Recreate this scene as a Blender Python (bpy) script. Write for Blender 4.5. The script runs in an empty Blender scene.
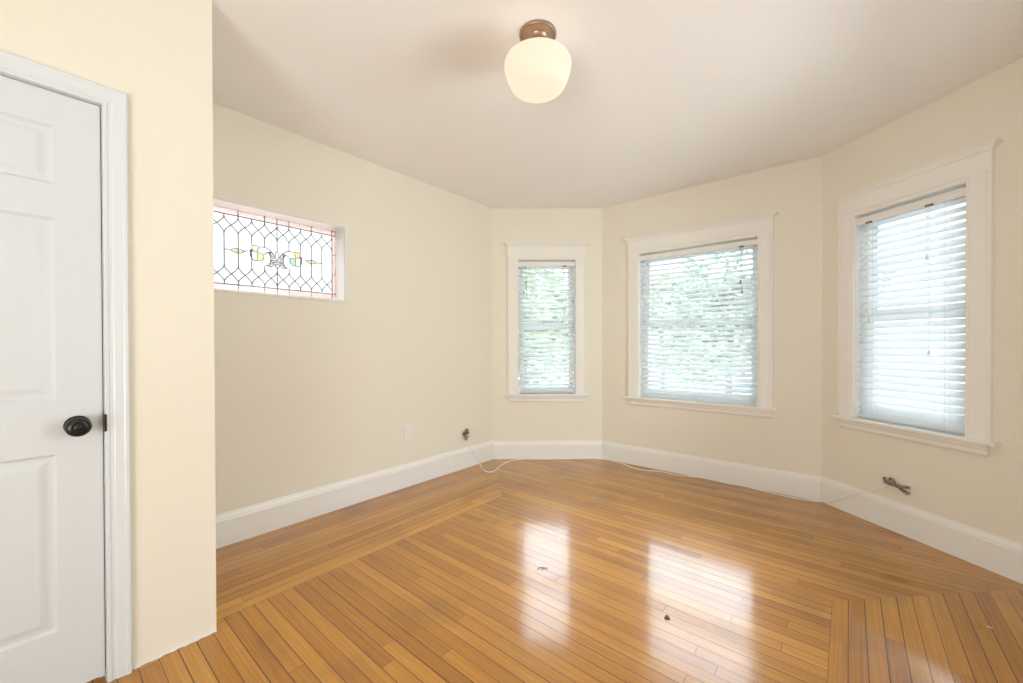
import bpy, bmesh, math, random
from mathutils import Vector, Matrix

# ------------------------------------------------------------------ camera, sky, light, exposure
SC = bpy.context.scene
COL = SC.collection
W_PX, H_PX = 1023, 683
F_PX, YAW, PITCH, ROLL, SHIFT = 403.4374, .6969, .0069, .0022, 6.016
CAM_Z = 1.185
cam_d = bpy.data.cameras.new('camera')
cam = bpy.data.objects.new('camera', cam_d)
COL.objects.link(cam)
cam_d.sensor_width = 36.0
cam_d.lens = F_PX / W_PX * 36.0
cam_d.shift_y = SHIFT / W_PX
cam_d.clip_start = .02
cam.matrix_world = (Matrix.Translation((0, 0, CAM_Z)) @ Matrix.Rotation(YAW, 4, 'Z')
                    @ Matrix.Rotation(math.pi / 2 - PITCH, 4, 'X') @ Matrix.Rotation(-ROLL, 4, 'Z'))
SC.camera = cam

vs = SC.view_settings
vs.view_transform = 'Standard'
vs.look = 'None'
vs.gamma = 1.0
vs.use_curve_mapping = False
vs.exposure = 0.92
SC.cycles.max_bounces = 12
SC.cycles.diffuse_bounces = 6
SC.cycles.glossy_bounces = 4
SC.cycles.transparent_max_bounces = 24
SC.cycles.sample_clamp_indirect = 8.0
SC.cycles.use_denoising = True

SKY_STRENGTH = 6.8
world = bpy.data.worlds.new('sky')
SC.world = world
world.use_nodes = True
wn = world.node_tree.nodes
wl = world.node_tree.links
bg = wn['Background']
tc = wn.new('ShaderNodeTexCoord')
sx = wn.new('ShaderNodeSeparateXYZ')
rp = wn.new('ShaderNodeValToRGB')
rp.color_ramp.elements[0].position = 0.0
rp.color_ramp.elements[0].color = (.12, .13, .138, 1)      # overcast: several times brighter overhead than at the horizon
rp.color_ramp.elements[1].position = .75
rp.color_ramp.elements[1].color = (.84, .90, .98, 1)
for pos_, c_ in ((.25, (.18, .195, .205, 1)), (.48, (.75, .82, .92, 1))):
    e_ = rp.color_ramp.elements.new(pos_)
    e_.color = c_
wl.new(tc.outputs['Generated'], sx.inputs[0])
wl.new(sx.outputs['Z'], rp.inputs[0])
wl.new(rp.outputs[0], bg.inputs[0])
bg.inputs[1].default_value = SKY_STRENGTH


def area(name, loc, target, sxy, power, col):
    d = bpy.data.lights.new(name, 'AREA')
    d.shape = 'RECTANGLE'
    d.size, d.size_y = sxy
    d.energy = power
    d.color = col
    o = bpy.data.objects.new(name, d)
    COL.objects.link(o)
    o.location = loc
    o.rotation_euler = (Vector(target) - Vector(loc)).to_track_quat('-Z', 'Y').to_euler()
    return o


# added fill lamp behind the camera, shining in through an invented opening
area('rear_fill', (-.15, -1.95, .95), (-.7, 1.7, 3.1), (1.5, 1.5), 34, (.93, .97, 1.0))
# added fill lamp outside an invented window of the right wall (behind the picture's right edge)
area('side_fill', (.95, 2.15, 1.42), (-3.0, 2.1, 1.7), (1.0, 1.4), 26, (.93, .97, 1.0))
# ------------------------------------------------------------------ plan (metres), room axes
H = 2.599
A = (-2.842, 3.086)
B = (-1.971, 3.827)
C_ = (-.154, 3.827)
D = (.730, 3.101)
XL, XD, YE, XR, YR = -2.842, -2.006, .489, .730, -1.70


# ------------------------------------------------------------------ materials
def nm(name):
    m = bpy.data.materials.new(name)
    m.use_nodes = True
    return m, m.node_tree.nodes, m.node_tree.links, m.node_tree.nodes['Principled BSDF']


def paint(name, col, rough=.5, bump=.0, scale=200, spec=.5, var=0.0, metal=0.0, coat=0.0):
    m, n, l, b = nm(name)
    b.inputs['Base Color'].default_value = (*col, 1)
    b.inputs['Roughness'].default_value = rough
    b.inputs['Specular IOR Level'].default_value = spec
    b.inputs['Metallic'].default_value = metal
    b.inputs['Coat Weight'].default_value = coat
    t = n.new('ShaderNodeTexCoord')
    z = n.new('ShaderNodeTexNoise')
    z.inputs['Scale'].default_value = scale
    z.inputs['Detail'].default_value = 4
    l.new(t.outputs['Object'], z.inputs['Vector'])
    if bump:
        bp = n.new('ShaderNodeBump')
        bp.inputs['Strength'].default_value = bump
        bp.inputs['Distance'].default_value = .002
        l.new(z.outputs['Fac'], bp.inputs['Height'])
        l.new(bp.outputs[0], b.inputs['Normal'])
    if var:
        z2 = n.new('ShaderNodeTexNoise')
        z2.inputs['Scale'].default_value = max(1.5, scale * .02)
        z2.inputs['Detail'].default_value = 3
        l.new(t.outputs['Object'], z2.inputs['Vector'])
        mx = n.new('ShaderNodeMix')
        mx.data_type = 'RGBA'
        mx.inputs[6].default_value = (*[c * (1 - var) for c in col], 1)
        mx.inputs[7].default_value = (*[min(1, c * (1 + var)) for c in col], 1)
        l.new(z2.outputs['Fac'], mx.inputs[0])
        l.new(mx.outputs[2], b.inputs['Base Color'])
    return m


M = {}
M['wall'] = paint('cream_wall_paint', (.805, .762, .652), .55, .25, 140, .35, .012)
M['ceiling'] = paint('ceiling_paint', (.88, .86, .835), .8, .1, 120, .2, .01)
M['trim'] = paint('white_trim_paint', (.83, .815, .775), .32, .06, 60, .5, .01)
M['casing'] = paint('window_casing_paint', (.84, .82, .77), .35, .06, 60, .5, .01)
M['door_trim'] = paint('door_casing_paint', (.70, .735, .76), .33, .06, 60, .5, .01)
M['vinyl'] = paint('white_sash_paint', (.80, .84, .86), .4, .05, 60, .5)
M['bronze'] = paint('dark_bronze', (.035, .032, .03), .32, .1, 90, .6, .2, .75)
M['plate'] = paint('white_plastic', (.82, .82, .79), .35, 0, 60)
M['slot'] = paint('dark_slot', (.04, .04, .04), .6, 0, 60)
M['cord'] = paint('white_cord', (.78, .76, .71), .6, 0, 60)
M['wand'] = paint('grey_wand', (.13, .125, .12), .45, 0, 60)
M['clip'] = paint('brown_clip', (.16, .11, .07), .5, 0, 60)
M['cable'] = paint('white_cable_jacket', (.90, .87, .80), .45, 0, 60)
M['lead'] = paint('lead_came', (.13, .125, .12), .5, .1, 120, .5, .1)
M['dark'] = paint('dark_closet', (.05, .045, .04), .9, 0, 60)
M['scrap'] = paint('brown_scrap', (.14, .07, .035), .8, .3, 300, .2, .2)
M['residue'] = paint('grey_residue', (.20, .17, .16), .9, .3, 300, .2, .2)
M['canopy'] = paint('brushed_bronze', (.40, .28, .19), .38, .1, 90, .6, .06, .85)
M['paving'] = paint('pale_paving', (.66, .66, .64), .9, .3, 30, .1, .08)
M['bark'] = paint('bark', (.12, .09, .06), .9, .5, 40, .2, .2)
M['roof'] = paint('grey_shingles', (.20, .19, .19), .9, .4, 50, .2, .15)
M['house_trim'] = paint('house_trim_paint', (.75, .75, .74), .6, 0, 40)
M['house_glass'] = paint('house_window_glass', (.26, .30, .33), .08, 0, 40)


def siding(name, col, pitch=.11):
    m, n, l, b = nm(name)
    b.inputs['Roughness'].default_value = .7
    t = n.new('ShaderNodeTexCoord')
    s = n.new('ShaderNodeSeparateXYZ')
    l.new(t.outputs['Object'], s.inputs[0])
    d = n.new('ShaderNodeMath'); d.operation = 'DIVIDE'; d.inputs[1].default_value = pitch
    fr = n.new('ShaderNodeMath'); fr.operation = 'FRACT'
    l.new(s.outputs['Z'], d.inputs[0]); l.new(d.outputs[0], fr.inputs[0])
    r = n.new('ShaderNodeValToRGB')
    r.color_ramp.elements[0].position = 0
    r.color_ramp.elements[0].color = (*[c * .55 for c in col], 1)
    r.color_ramp.elements[1].position = .12
    r.color_ramp.elements[1].color = (*col, 1)
    l.new(fr.outputs[0], r.inputs[0])
    l.new(r.outputs[0], b.inputs['Base Color'])
    bp = n.new('ShaderNodeBump'); bp.inputs['Distance'].default_value = .01
    l.new(fr.outputs[0], bp.inputs['Height']); l.new(bp.outputs[0], b.inputs['Normal'])
    return m


M['siding_pale'] = siding('pale_siding', (.74, .73, .71))
M['siding_pink'] = siding('rose_siding', (.76, .69, .66))


def leaf_mat(name, c1, c2):
    m, n, l, b = nm(name)
    oi = n.new('ShaderNodeNewGeometry')
    r = n.new('ShaderNodeValToRGB')
    r.color_ramp.elements[0].color = (*c1, 1)
    r.color_ramp.elements[1].color = (*c2, 1)
    l.new(oi.outputs['Random Per Island'], r.inputs[0])
    l.new(r.outputs[0], b.inputs['Base Color'])
    b.inputs['Roughness'].default_value = .5
    return m


M['leaf_a'] = leaf_mat('leaves_light_green', (.15, .23, .11), (.38, .45, .24))
M['leaf_b'] = leaf_mat('leaves_mid_green', (.12, .20, .12), (.32, .42, .27))

# blind slats: white with a little light coming through
m, n, l, b = nm('blind_slat_white')
b.inputs['Base Color'].default_value = (.94, .95, .95, 1)
b.inputs['Roughness'].default_value = .4
tr = n.new('ShaderNodeBsdfTranslucent'); tr.inputs[0].default_value = (.85, .90, .92, 1)
mx = n.new('ShaderNodeMixShader'); mx.inputs[0].default_value = .5
l.new(b.outputs[0], mx.inputs[1]); l.new(tr.outputs[0], mx.inputs[2])
l.new(mx.outputs[0], n['Material Output'].inputs[0])
M['slat'] = m

# window glass
m, n, l, b = nm('window_glass')
n.remove(b)
tp = n.new('ShaderNodeBsdfTransparent'); tp.inputs[0].default_value = (.96, .98, .98, 1)
gl = n.new('ShaderNodeBsdfGlossy'); gl.inputs['Roughness'].default_value = .02
fr = n.new('ShaderNodeFresnel'); fr.inputs[0].default_value = 1.45
mx = n.new('ShaderNodeMixShader')
l.new(fr.outputs[0], mx.inputs[0]); l.new(tp.outputs[0], mx.inputs[1]); l.new(gl.outputs[0], mx.inputs[2])
l.new(mx.outputs[0], n['Material Output'].inputs[0])
dv = n.new('ShaderNodeBsdfTranslucent'); dv.inputs[0].default_value = (.9, .93, .95, 1)   # white haze put into the glass to wash out the view
mv = n.new('ShaderNodeMixShader'); mv.inputs[0].default_value = .04
l.new(mx.outputs[0], mv.inputs[1]); l.new(dv.outputs[0], mv.inputs[2])
l.new(mv.outputs[0], n['Material Output'].inputs[0])
M['glass'] = m


def art_glass(name, col, clear=.92):
    m, n, l, b = nm(name)
    n.remove(b)
    tp = n.new('ShaderNodeBsdfTransparent'); tp.inputs[0].default_value = (*col, 1)
    tr = n.new('ShaderNodeBsdfTranslucent'); tr.inputs[0].default_value = (*col, 1)
    t = n.new('ShaderNodeTexCoord')
    z = n.new('ShaderNodeTexNoise'); z.inputs['Scale'].default_value = 25
    l.new(t.outputs['Object'], z.inputs['Vector'])
    r = n.new('ShaderNodeMapRange'); r.inputs[3].default_value = clear - .12; r.inputs[4].default_value = min(1, clear + .08)
    l.new(z.outputs['Fac'], r.inputs[0])
    mx = n.new('ShaderNodeMixShader')
    l.new(r.outputs[0], mx.inputs[0]); l.new(tr.outputs[0], mx.inputs[1]); l.new(tp.outputs[0], mx.inputs[2])
    gl = n.new('ShaderNodeBsdfGlossy'); gl.inputs['Roughness'].default_value = .12
    m2 = n.new('ShaderNodeMixShader'); m2.inputs[0].default_value = .04
    l.new(mx.outputs[0], m2.inputs[1]); l.new(gl.outputs[0], m2.inputs[2])
    l.new(m2.outputs[0], n['Material Output'].inputs[0])
    return m


M['g_clear'] = art_glass('clear_art_glass', (0.74, 0.74, 0.735))
M['g_pink'] = art_glass('pink_art_glass', (0.92, 0.77, 0.73))
M['g_lilac'] = art_glass('lilac_art_glass', (0.9, 0.82, 0.86))
M['g_yellow'] = art_glass('amber_art_glass', (0.95, 0.82, 0.5))
M['g_cream'] = art_glass('straw_art_glass', (0.92, 0.9, 0.72))
M['g_lime'] = art_glass('lime_art_glass', (0.88, 0.88, 0.57))
M['g_green'] = art_glass('green_art_glass', (0.66, 0.83, 0.67))
M['g_olive'] = art_glass('pale_olive_art_glass', (0.8, 0.82, 0.64))

# opal lamp shade: glows evenly
m, n, l, b = nm('opal_glass_lit')
b.inputs['Base Color'].default_value = (.22, .215, .205, 1)
b.inputs['Specular IOR Level'].default_value = .2
b.inputs['Roughness'].default_value = .5
b.inputs['Emission Color'].default_value = (1.0, .76, .55, 1)
b.inputs['Emission Strength'].default_value = .49
M['opal'] = m

# mottled cable bundle
m, n, l, b = nm('mottled_cable_jacket')
t = n.new('ShaderNodeTexCoord')
z = n.new('ShaderNodeTexNoise'); z.inputs['Scale'].default_value = 95; z.inputs['Detail'].default_value = 2
r = n.new('ShaderNodeValToRGB'); r.color_ramp.interpolation = 'CONSTANT'
r.color_ramp.elements[0].color = (.045, .032, .02, 1)
r.color_ramp.elements[1].position = .47; r.color_ramp.elements[1].color = (.50, .43, .32, 1)
e = r.color_ramp.elements.new(.56); e.color = (.12, .085, .05, 1)
l.new(t.outputs['Object'], z.inputs['Vector']); l.new(z.outputs['Fac'], r.inputs[0])
l.new(r.outputs[0], b.inputs['Base Color'])
b.inputs['Roughness'].default_value = .6
M['mottled'] = m

# door: white paint with embossed wood grain
m, n, l, b = nm('door_white_paint')
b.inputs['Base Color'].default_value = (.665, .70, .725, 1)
b.inputs['Roughness'].default_value = .34
t = n.new('ShaderNodeTexCoord')
mp = n.new('ShaderNodeMapping'); mp.inputs['Scale'].default_value = (9, 9, 1.1)
w = n.new('ShaderNodeTexWave'); w.inputs['Scale'].default_value = 2.2; w.inputs['Distortion'].default_value = 9
w.inputs['Detail'].default_value = 2
bp = n.new('ShaderNodeBump'); bp.inputs['Strength'].default_value = .05; bp.inputs['Distance'].default_value = .002
l.new(t.outputs['Object'], mp.inputs[0]); l.new(mp.outputs[0], w.inputs['Vector'])
l.new(w.outputs['Fac'], bp.inputs['Height']); l.new(bp.outputs[0], b.inputs['Normal'])
M['door'] = m


def floor_mat(name, light=1.0, hue=(1, 1, 1), seed=0.0):
    """strip flooring from UVs in metres: U along the boards, V across"""
    m, n, l, b = nm(name)

    def math_(op, a, bb=None, c=None):
        x = n.new('ShaderNodeMath'); x.operation = op
        for i, v in enumerate((a, bb, c)):
            if v is None:
                continue
            if isinstance(v, (int, float)):
                x.inputs[i].default_value = v
            else:
                l.new(v, x.inputs[i])
        return x.outputs[0]

    uv = n.new('ShaderNodeUVMap')
    s = n.new('ShaderNodeSeparateXYZ')
    l.new(uv.outputs[0], s.inputs[0])
    U, V = s.outputs[0], s.outputs[1]
    v = math_('DIVIDE', V, .0572)
    row = math_('FLOOR', v)
    fv = math_('FRACT', v)
    rowseed = math_('ADD', row, seed + .5)
    wr = n.new('ShaderNodeTexWhiteNoise'); wr.noise_dimensions = '1D'
    l.new(rowseed, wr.inputs['W'])
    rr = wr.outputs['Value']
    u = math_('DIVIDE', math_('MULTIPLY_ADD', rr, 7.3, U), 1.5)
    col = math_('FLOOR', u)
    fu = math_('FRACT', u)
    cv = n.new('ShaderNodeCombineXYZ')
    l.new(rowseed, cv.inputs[0]); l.new(col, cv.inputs[1])
    wb = n.new('ShaderNodeTexWhiteNoise'); wb.noise_dimensions = '2D'
    l.new(cv.outputs[0], wb.inputs['Vector'])
    rb = wb.outputs['Value']
    # grain
    g = n.new('ShaderNodeCombineXYZ')
    l.new(math_('MULTIPLY_ADD', rb, 31.0, math_('MULTIPLY', U, 2.2)), g.inputs[0])
    l.new(math_('MULTIPLY', V, 130.0), g.inputs[1])
    l.new(math_('MULTIPLY', rb, 17.0), g.inputs[2])
    gn = n.new('ShaderNodeTexNoise'); gn.inputs['Scale'].default_value = 1.0; gn.inputs['Detail'].default_value = 5
    gn.inputs['Roughness'].default_value = .65
    l.new(g.outputs[0], gn.inputs['Vector'])
    g2 = n.new('ShaderNodeCombineXYZ')
    l.new(math_('MULTIPLY', U, 1.6), g2.inputs[0]); l.new(math_('MULTIPLY', V, 7.0), g2.inputs[1])
    l.new(math_('MULTIPLY', rb, 9.0), g2.inputs[2])
    wn2 = n.new('ShaderNodeTexNoise'); wn2.inputs['Scale'].default_value = 1.0; wn2.inputs['Detail'].default_value = 3
    l.new(g2.outputs[0], wn2.inputs['Vector'])
    tone = math_('ADD', math_('MULTIPLY', rb, .30),
                 math_('ADD', math_('MULTIPLY', gn.outputs['Fac'], .74), math_('MULTIPLY', wn2.outputs['Fac'], .28)))
    r = n.new('ShaderNodeValToRGB')
    els = r.color_ramp.elements
    els[0].position = .24; els[0].color = (.20 * light, .073 * light * hue[1], .010 * light, 1)
    els[1].position = 1.0; els[1].color = (.64 * light, .325 * light * hue[1], .055 * light, 1)
    e = els.new(.50); e.color = (.38 * light, .153 * light * hue[1], .017 * light, 1)
    e = els.new(.74); e.color = (.50 * light, .223 * light * hue[1], .028 * light, 1)
    l.new(tone, r.inputs[0])
    # joints
    ev = math_('MULTIPLY', math_('MINIMUM', fv, math_('SUBTRACT', 1.0, fv)), .0572)
    eu = math_('MULTIPLY', math_('MINIMUM', fu, math_('SUBTRACT', 1.0, fu)), 1.5)
    lw = math_('MULTIPLY_ADD', rr, .0016, .0007)
    gap = math_('MAXIMUM', math_('LESS_THAN', ev, lw), math_('LESS_THAN', eu, .0009))
    # worn dirt next to the joints
    dn = n.new('ShaderNodeTexNoise'); dn.inputs['Scale'].default_value = 3.0; dn.inputs['Detail'].default_value = 6
    tcn = n.new('ShaderNodeTexCoord')
    l.new(tcn.outputs['Object'], dn.inputs['Vector'])
    dr = n.new('ShaderNodeMapRange'); dr.inputs[1].default_value = .53; dr.inputs[2].default_value = .72
    dr.inputs[4].default_value = .38
    l.new(dn.outputs['Fac'], dr.inputs[0])
    mxd = n.new('ShaderNodeMix'); mxd.data_type = 'RGBA'
    mxd.inputs[7].default_value = (.15, .075, .03, 1)
    l.new(dr.outputs[0], mxd.inputs[0]); l.new(r.outputs[0], mxd.inputs[6])
    mxg = n.new('ShaderNodeMix'); mxg.data_type = 'RGBA'
    mxg.inputs[7].default_value = (.05, .022, .009, 1)
    l.new(math_('MULTIPLY', gap, .85), mxg.inputs[0]); l.new(mxd.outputs[2], mxg.inputs[6])
    l.new(mxg.outputs[2], b.inputs['Base Color'])
    b.inputs['Roughness'].default_value = .45
    b.inputs['Specular IOR Level'].default_value = .2
    b.inputs['Coat Weight'].default_value = 1.0
    b.inputs['Coat IOR'].default_value = 1.46
    cr = n.new('ShaderNodeMapRange'); cr.inputs[3].default_value = .07; cr.inputs[4].default_value = .19
    l.new(wn2.outputs['Fac'], cr.inputs[0])
    l.new(cr.outputs[0], b.inputs['Coat Roughness'])
    # slight cupping of each board, open joints, faint waviness of the finish
    cup = math_('MULTIPLY', math_('POWER', math_('ABSOLUTE', math_('SUBTRACT', fv, .5)), 2.0), .25)
    hgt = math_('SUBTRACT', math_('MULTIPLY_ADD', gn.outputs['Fac'], .08, cup), math_('MULTIPLY', gap, .5))
    tilt = math_('MULTIPLY', math_('MULTIPLY', math_('SUBTRACT', rb, .5), fv), .5)
    hgt = math_('ADD', hgt, tilt)
    bp = n.new('ShaderNodeBump'); bp.inputs['Strength'].default_value = .5; bp.inputs['Distance'].default_value = .0012
    l.new(hgt, bp.inputs['Height'])
    l.new(bp.outputs[0], b.inputs['Normal'])
    l.new(bp.outputs[0], b.inputs['Coat Normal'])
    return m


M['floor'] = floor_mat('honey_strip_flooring', .98, seed=3)
M['floor_light'] = floor_mat('pale_header_strip', 1.26, (1, 1.08, 1), seed=11)


# ------------------------------------------------------------------ mesh helpers
class MB:
    def __init__(self):
        self.v, self.f, self.mi = [], [], []

    def add(self, vs_, fs_, mi=0):
        o = len(self.v)
        self.v += [tuple(p) for p in vs_]
        self.f += [tuple(i + o for i in q) for q in fs_]
        self.mi += [mi] * len(fs_)

    def box(self, x0, x1, y0, y1, z0, z1, mi=0):
        self.add([(x0, y0, z0), (x1, y0, z0), (x1, y1, z0), (x0, y1, z0), (x0, y0, z1), (x1, y0, z1), (x1, y1, z1), (x0, y1, z1)],
                 [(0, 3, 2, 1), (4, 5, 6, 7), (0, 1, 5, 4), (1, 2, 6, 5), (2, 3, 7, 6), (3, 0, 4, 7)], mi)

    def tube(self, pts, r, seg=8, mi=0, flat=None):
        pts = [Vector(p) for p in pts]
        n_ = len(pts)
        vs_, fs_ = [], []
        up = None
        for i, p in enumerate(pts):
            t = (pts[min(i + 1, n_ - 1)] - pts[max(i - 1, 0)]).normalized()
            if up is None:
                up = Vector((0, 0, 1)) if abs(t.z) < .9 else Vector((1, 0, 0))
            a = t.cross(up)
            if a.length < 1e-5:
                a = t.cross(Vector((.3, 1, .2)))
            a.normalize()
            b_ = a.cross(t).normalized()
            up = b_
            rr = r(i / (n_ - 1)) if callable(r) else r
            for k in range(seg):
                w_ = 2 * math.pi * (k + .5) / seg
                vs_.append(p + a * math.cos(w_) * rr + b_ * math.sin(w_) * rr * (flat or 1))
        for i in range(n_ - 1):
            for k in range(seg):
                fs_.append((i * seg + k, i * seg + (k + 1) % seg, (i + 1) * seg + (k + 1) % seg, (i + 1) * seg + k))
        fs_.append(tuple(range(seg))[::-1])
        fs_.append(tuple((n_ - 1) * seg + k for k in range(seg)))
        self.add(vs_, fs_, mi)

    def lathe(self, prof, seg=48, M_=None, mi=0):
        vs_, fs_ = [], []
        for (r, z) in prof:
            for k in range(seg):
                a = 2 * math.pi * k / seg
                vs_.append(Vector((r * math.cos(a), r * math.sin(a), z)))
        for i in range(len(prof) - 1):
            for k in range(seg):
                fs_.append((i * seg + k, i * seg + (k + 1) % seg, (i + 1) * seg + (k + 1) % seg, (i + 1) * seg + k))
        fs_.append(tuple(range(seg))[::-1])
        fs_.append(tuple((len(prof) - 1) * seg + k for k in range(seg)))
        if M_:
            vs_ = [M_ @ p for p in vs_]
        self.add(vs_, fs_, mi)

    def prism(self, poly, y0, y1, mi=0):
        """polygon in x,z extruded along y"""
        k = len(poly)
        vs_ = [(x, y0, z) for x, z in poly] + [(x, y1, z) for x, z in poly]
        fs_ = [tuple(range(k)), tuple(range(2 * k - 1, k - 1, -1))]
        fs_ += [(i, i + k, (i + 1) % k + k, (i + 1) % k) for i in range(k)]
        self.add(vs_, fs_, mi)

    def sweep(self, prof, stations, closed=False, mi=0):
        """prof: (w, t) pairs; station: function (w, t) -> point"""
        k, n_ = len(prof), len(stations)
        vs_, fs_ = [], []
        for st in stations:
            vs_ += [st(w_, t_) for w_, t_ in prof]
        for i in range(n_ if closed else n_ - 1):
            j = (i + 1) % n_
            for q in range(k):
                fs_.append((i * k + q, i * k + (q + 1) % k, j * k + (q + 1) % k, j * k + q))
        if not closed:
            fs_.append(tuple(range(k))[::-1])
            fs_.append(tuple((n_ - 1) * k + q for q in range(k)))
        self.add(vs_, fs_, mi)

    def build(self, name, mats, parent=None, smooth=False, bevel=0.0, kind=None):
        me = bpy.data.meshes.new(name)
        me.from_pydata(self.v, [], self.f)
        if not isinstance(mats, (list, tuple)):
            mats = [mats]
        for mm in mats:
            me.materials.append(mm)
        for p, i in zip(me.polygons, self.mi):
            p.material_index = i
        bm = bmesh.new()
        bm.from_mesh(me)
        bmesh.ops.recalc_face_normals(bm, faces=bm.faces)
        bm.to_mesh(me)
        bm.free()
        o = bpy.data.objects.new(name, me)
        COL.objects.link(o)
        if smooth:
            for p in me.polygons:
                p.use_smooth = True
            try:
                me.set_sharp_from_angle(angle=math.radians(40))
            except Exception:
                pass
        if bevel:
            md = o.modifiers.new('bevel', 'BEVEL')
            md.width = bevel
            md.segments = 2
            md.limit_method = 'ANGLE'
        if parent:
            o.parent = parent
        if kind:
            o['kind'] = kind
        return o


def empty(name, loc, rz=0.0, label=None, cat=None, kind=None, group=None):
    o = bpy.data.objects.new(name, None)
    COL.objects.link(o)
    o.location = loc
    o.rotation_euler = (0, 0, rz)
    o.empty_display_size = .05
    if kind:
        o['kind'] = kind
    return tag(o, label, cat, group)


def tag(o, label=None, cat=None, group=None):
    if label:
        o['label'] = label
    if cat:
        o['category'] = cat
    if group:
        o['group'] = group
    return o


def frame_of(P, Q):
    """wall frame: x along the wall (left to right seen from the room), y outward, z up"""
    d = Vector((Q[0] - P[0], Q[1] - P[1]))
    return d.length, math.atan2(d.y, d.x)


def wall(name, P, Q, thick, holes=(), e0=0.0, e1=0.0, z0=0.0, z1=H, mat=None):
    """solid wall with rectangular holes (s0, s1, z0, z1); e0/e1 lengthen the outer face at the ends"""
    L, a = frame_of(P, Q)
    ss = sorted({0, L} | {h[0] for h in holes} | {h[1] for h in holes})
    zz = sorted({z0, z1} | {h[2] for h in holes} | {h[3] for h in holes})

    def solid(i, j):
        if not (0 <= i < len(ss) - 1 and 0 <= j < len(zz) - 1):
            return False
        cs, cz = (ss[i] + ss[i + 1]) / 2, (zz[j] + zz[j + 1]) / 2
        return not any(h[0] < cs < h[1] and h[2] < cz < h[3] for h in holes)

    mb = MB()
    idx = {}

    def V(i, j, k):
        key = (i, j, k)
        if key not in idx:
            s = ss[i]
            if k:
                if i == 0:
                    s -= e0
                if i == len(ss) - 1:
                    s += e1
            idx[key] = len(mb.v)
            mb.v.append((s, thick if k else 0.0, zz[j]))
        return idx[key]

    def face(*q):
        mb.f.append(q)
        mb.mi.append(0)

    for i in range(len(ss) - 1):
        for j in range(len(zz) - 1):
            if not solid(i, j):
                continue
            face(V(i, j, 0), V(i + 1, j, 0), V(i + 1, j + 1, 0), V(i, j + 1, 0))
            face(V(i, j, 1), V(i, j + 1, 1), V(i + 1, j + 1, 1), V(i + 1, j, 1))
            if not solid(i - 1, j):
                face(V(i, j, 0), V(i, j + 1, 0), V(i, j + 1, 1), V(i, j, 1))
            if not solid(i + 1, j):
                face(V(i + 1, j, 0), V(i + 1, j, 1), V(i + 1, j + 1, 1), V(i + 1, j + 1, 0))
            if not solid(i, j - 1):
                face(V(i, j, 0), V(i, j, 1), V(i + 1, j, 1), V(i + 1, j, 0))
            if not solid(i, j + 1):
                face(V(i, j + 1, 0), V(i + 1, j + 1, 0), V(i + 1, j + 1, 1), V(i, j + 1, 1))
    o = mb.build(name, mat or M['wall'], kind='structure')
    o.location = (P[0], P[1], 0)
    o.rotation_euler = (0, 0, a)
    return o


# ------------------------------------------------------------------ room shell
T = .15
W1 = dict(s0=.270, s1=.864)          # opening in wall A-B
W2 = dict(s0=.398, s1=1.399)         # B-C
W3 = dict(s0=.240, s1=.841)          # C-D
ZB, ZT = .668, 2.068                 # window openings
SGY0, SGY1, SGZ0, SGZ1 = .668, 1.490, 1.512, 2.046


def turn(P, Q, R):
    a = math.atan2(Q[1] - P[1], Q[0] - P[0])
    b_ = math.atan2(R[1] - Q[1], R[0] - Q[0])
    return (a - b_ + math.pi) % (2 * math.pi) - math.pi


LA = (XL, YE)
tA, tB, tC, tD = turn(LA, A, B), turn(A, B, C_), turn(B, C_, D), turn(C_, D, (XR, 0))
mt = lambda t: T * math.tan(t / 2)
wall('wall_left', LA, A, T, [(SGY0 - YE, SGY1 - YE, SGZ0, SGZ1)], T, mt(tA))
wall('wall_bay_left', A, B, T, [(W1['s0'], W1['s1'], ZB - .02, ZT)], mt(tA), mt(tB))
wall('wall_bay_center', B, C_, T, [(W2['s0'], W2['s1'], ZB - .02, ZT)], mt(tB), mt(tC))
wall('wall_bay_right', C_, D, T, [(W3['s0'], W3['s1'], ZB - .02, ZT)], mt(tC), mt(tD))
wall('wall_right', D, (XR, YR), T, [(.45, 1.45, ZB - .02, ZT)], mt(tD), T)  # hole for the added window that lets the side fill in
wall('wall_rear', (XR, YR), (XD, YR), .12, [(.18, 2.38, 0.0, 2.2)], T, .12)  # opening invented to let the rear fill in
mb = MB()                                           # added unseen shell, keeps sky light out of the rear opening
mb.box(-2.2, 1.2, -2.3, -2.2, 0, H)
mb.box(-2.2, -2.126, -2.2, YR - .12, 0, H)
mb.box(1.0, 1.1, -2.2, YR - .12, 0, H)
mb.box(-2.2, 1.1, -2.3, YR - .12, 2.5, H)
mb.build('added_rear_shell', M['wall'], kind='structure')
DY0, DY1, DZ = -.603, .168, 2.026
wall('wall_near_left', (XD, YR), (XD, YE), .12, [(DY0 - YR, DY1 - YR, 0.0, DZ)], .12, 0)
wall('wall_closet_side', (XD - .12, YE), (XL, YE), .12, [], 0, T)

# closet behind the door (dark)
cb = MB()
cb.box(XD - .75, XD - .70, -.9, .34, 0, H)
cb.build('wall_closet_back', M['dark'], kind='structure')

# floor: field boards run across, side borders run toward the bay, with mitred ends
XS, XF, YM = -2.085, -.057, 2.365
outer = [(XD - .8, YR - 1.2), (XR + .0, YR - 1.2)]


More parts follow.
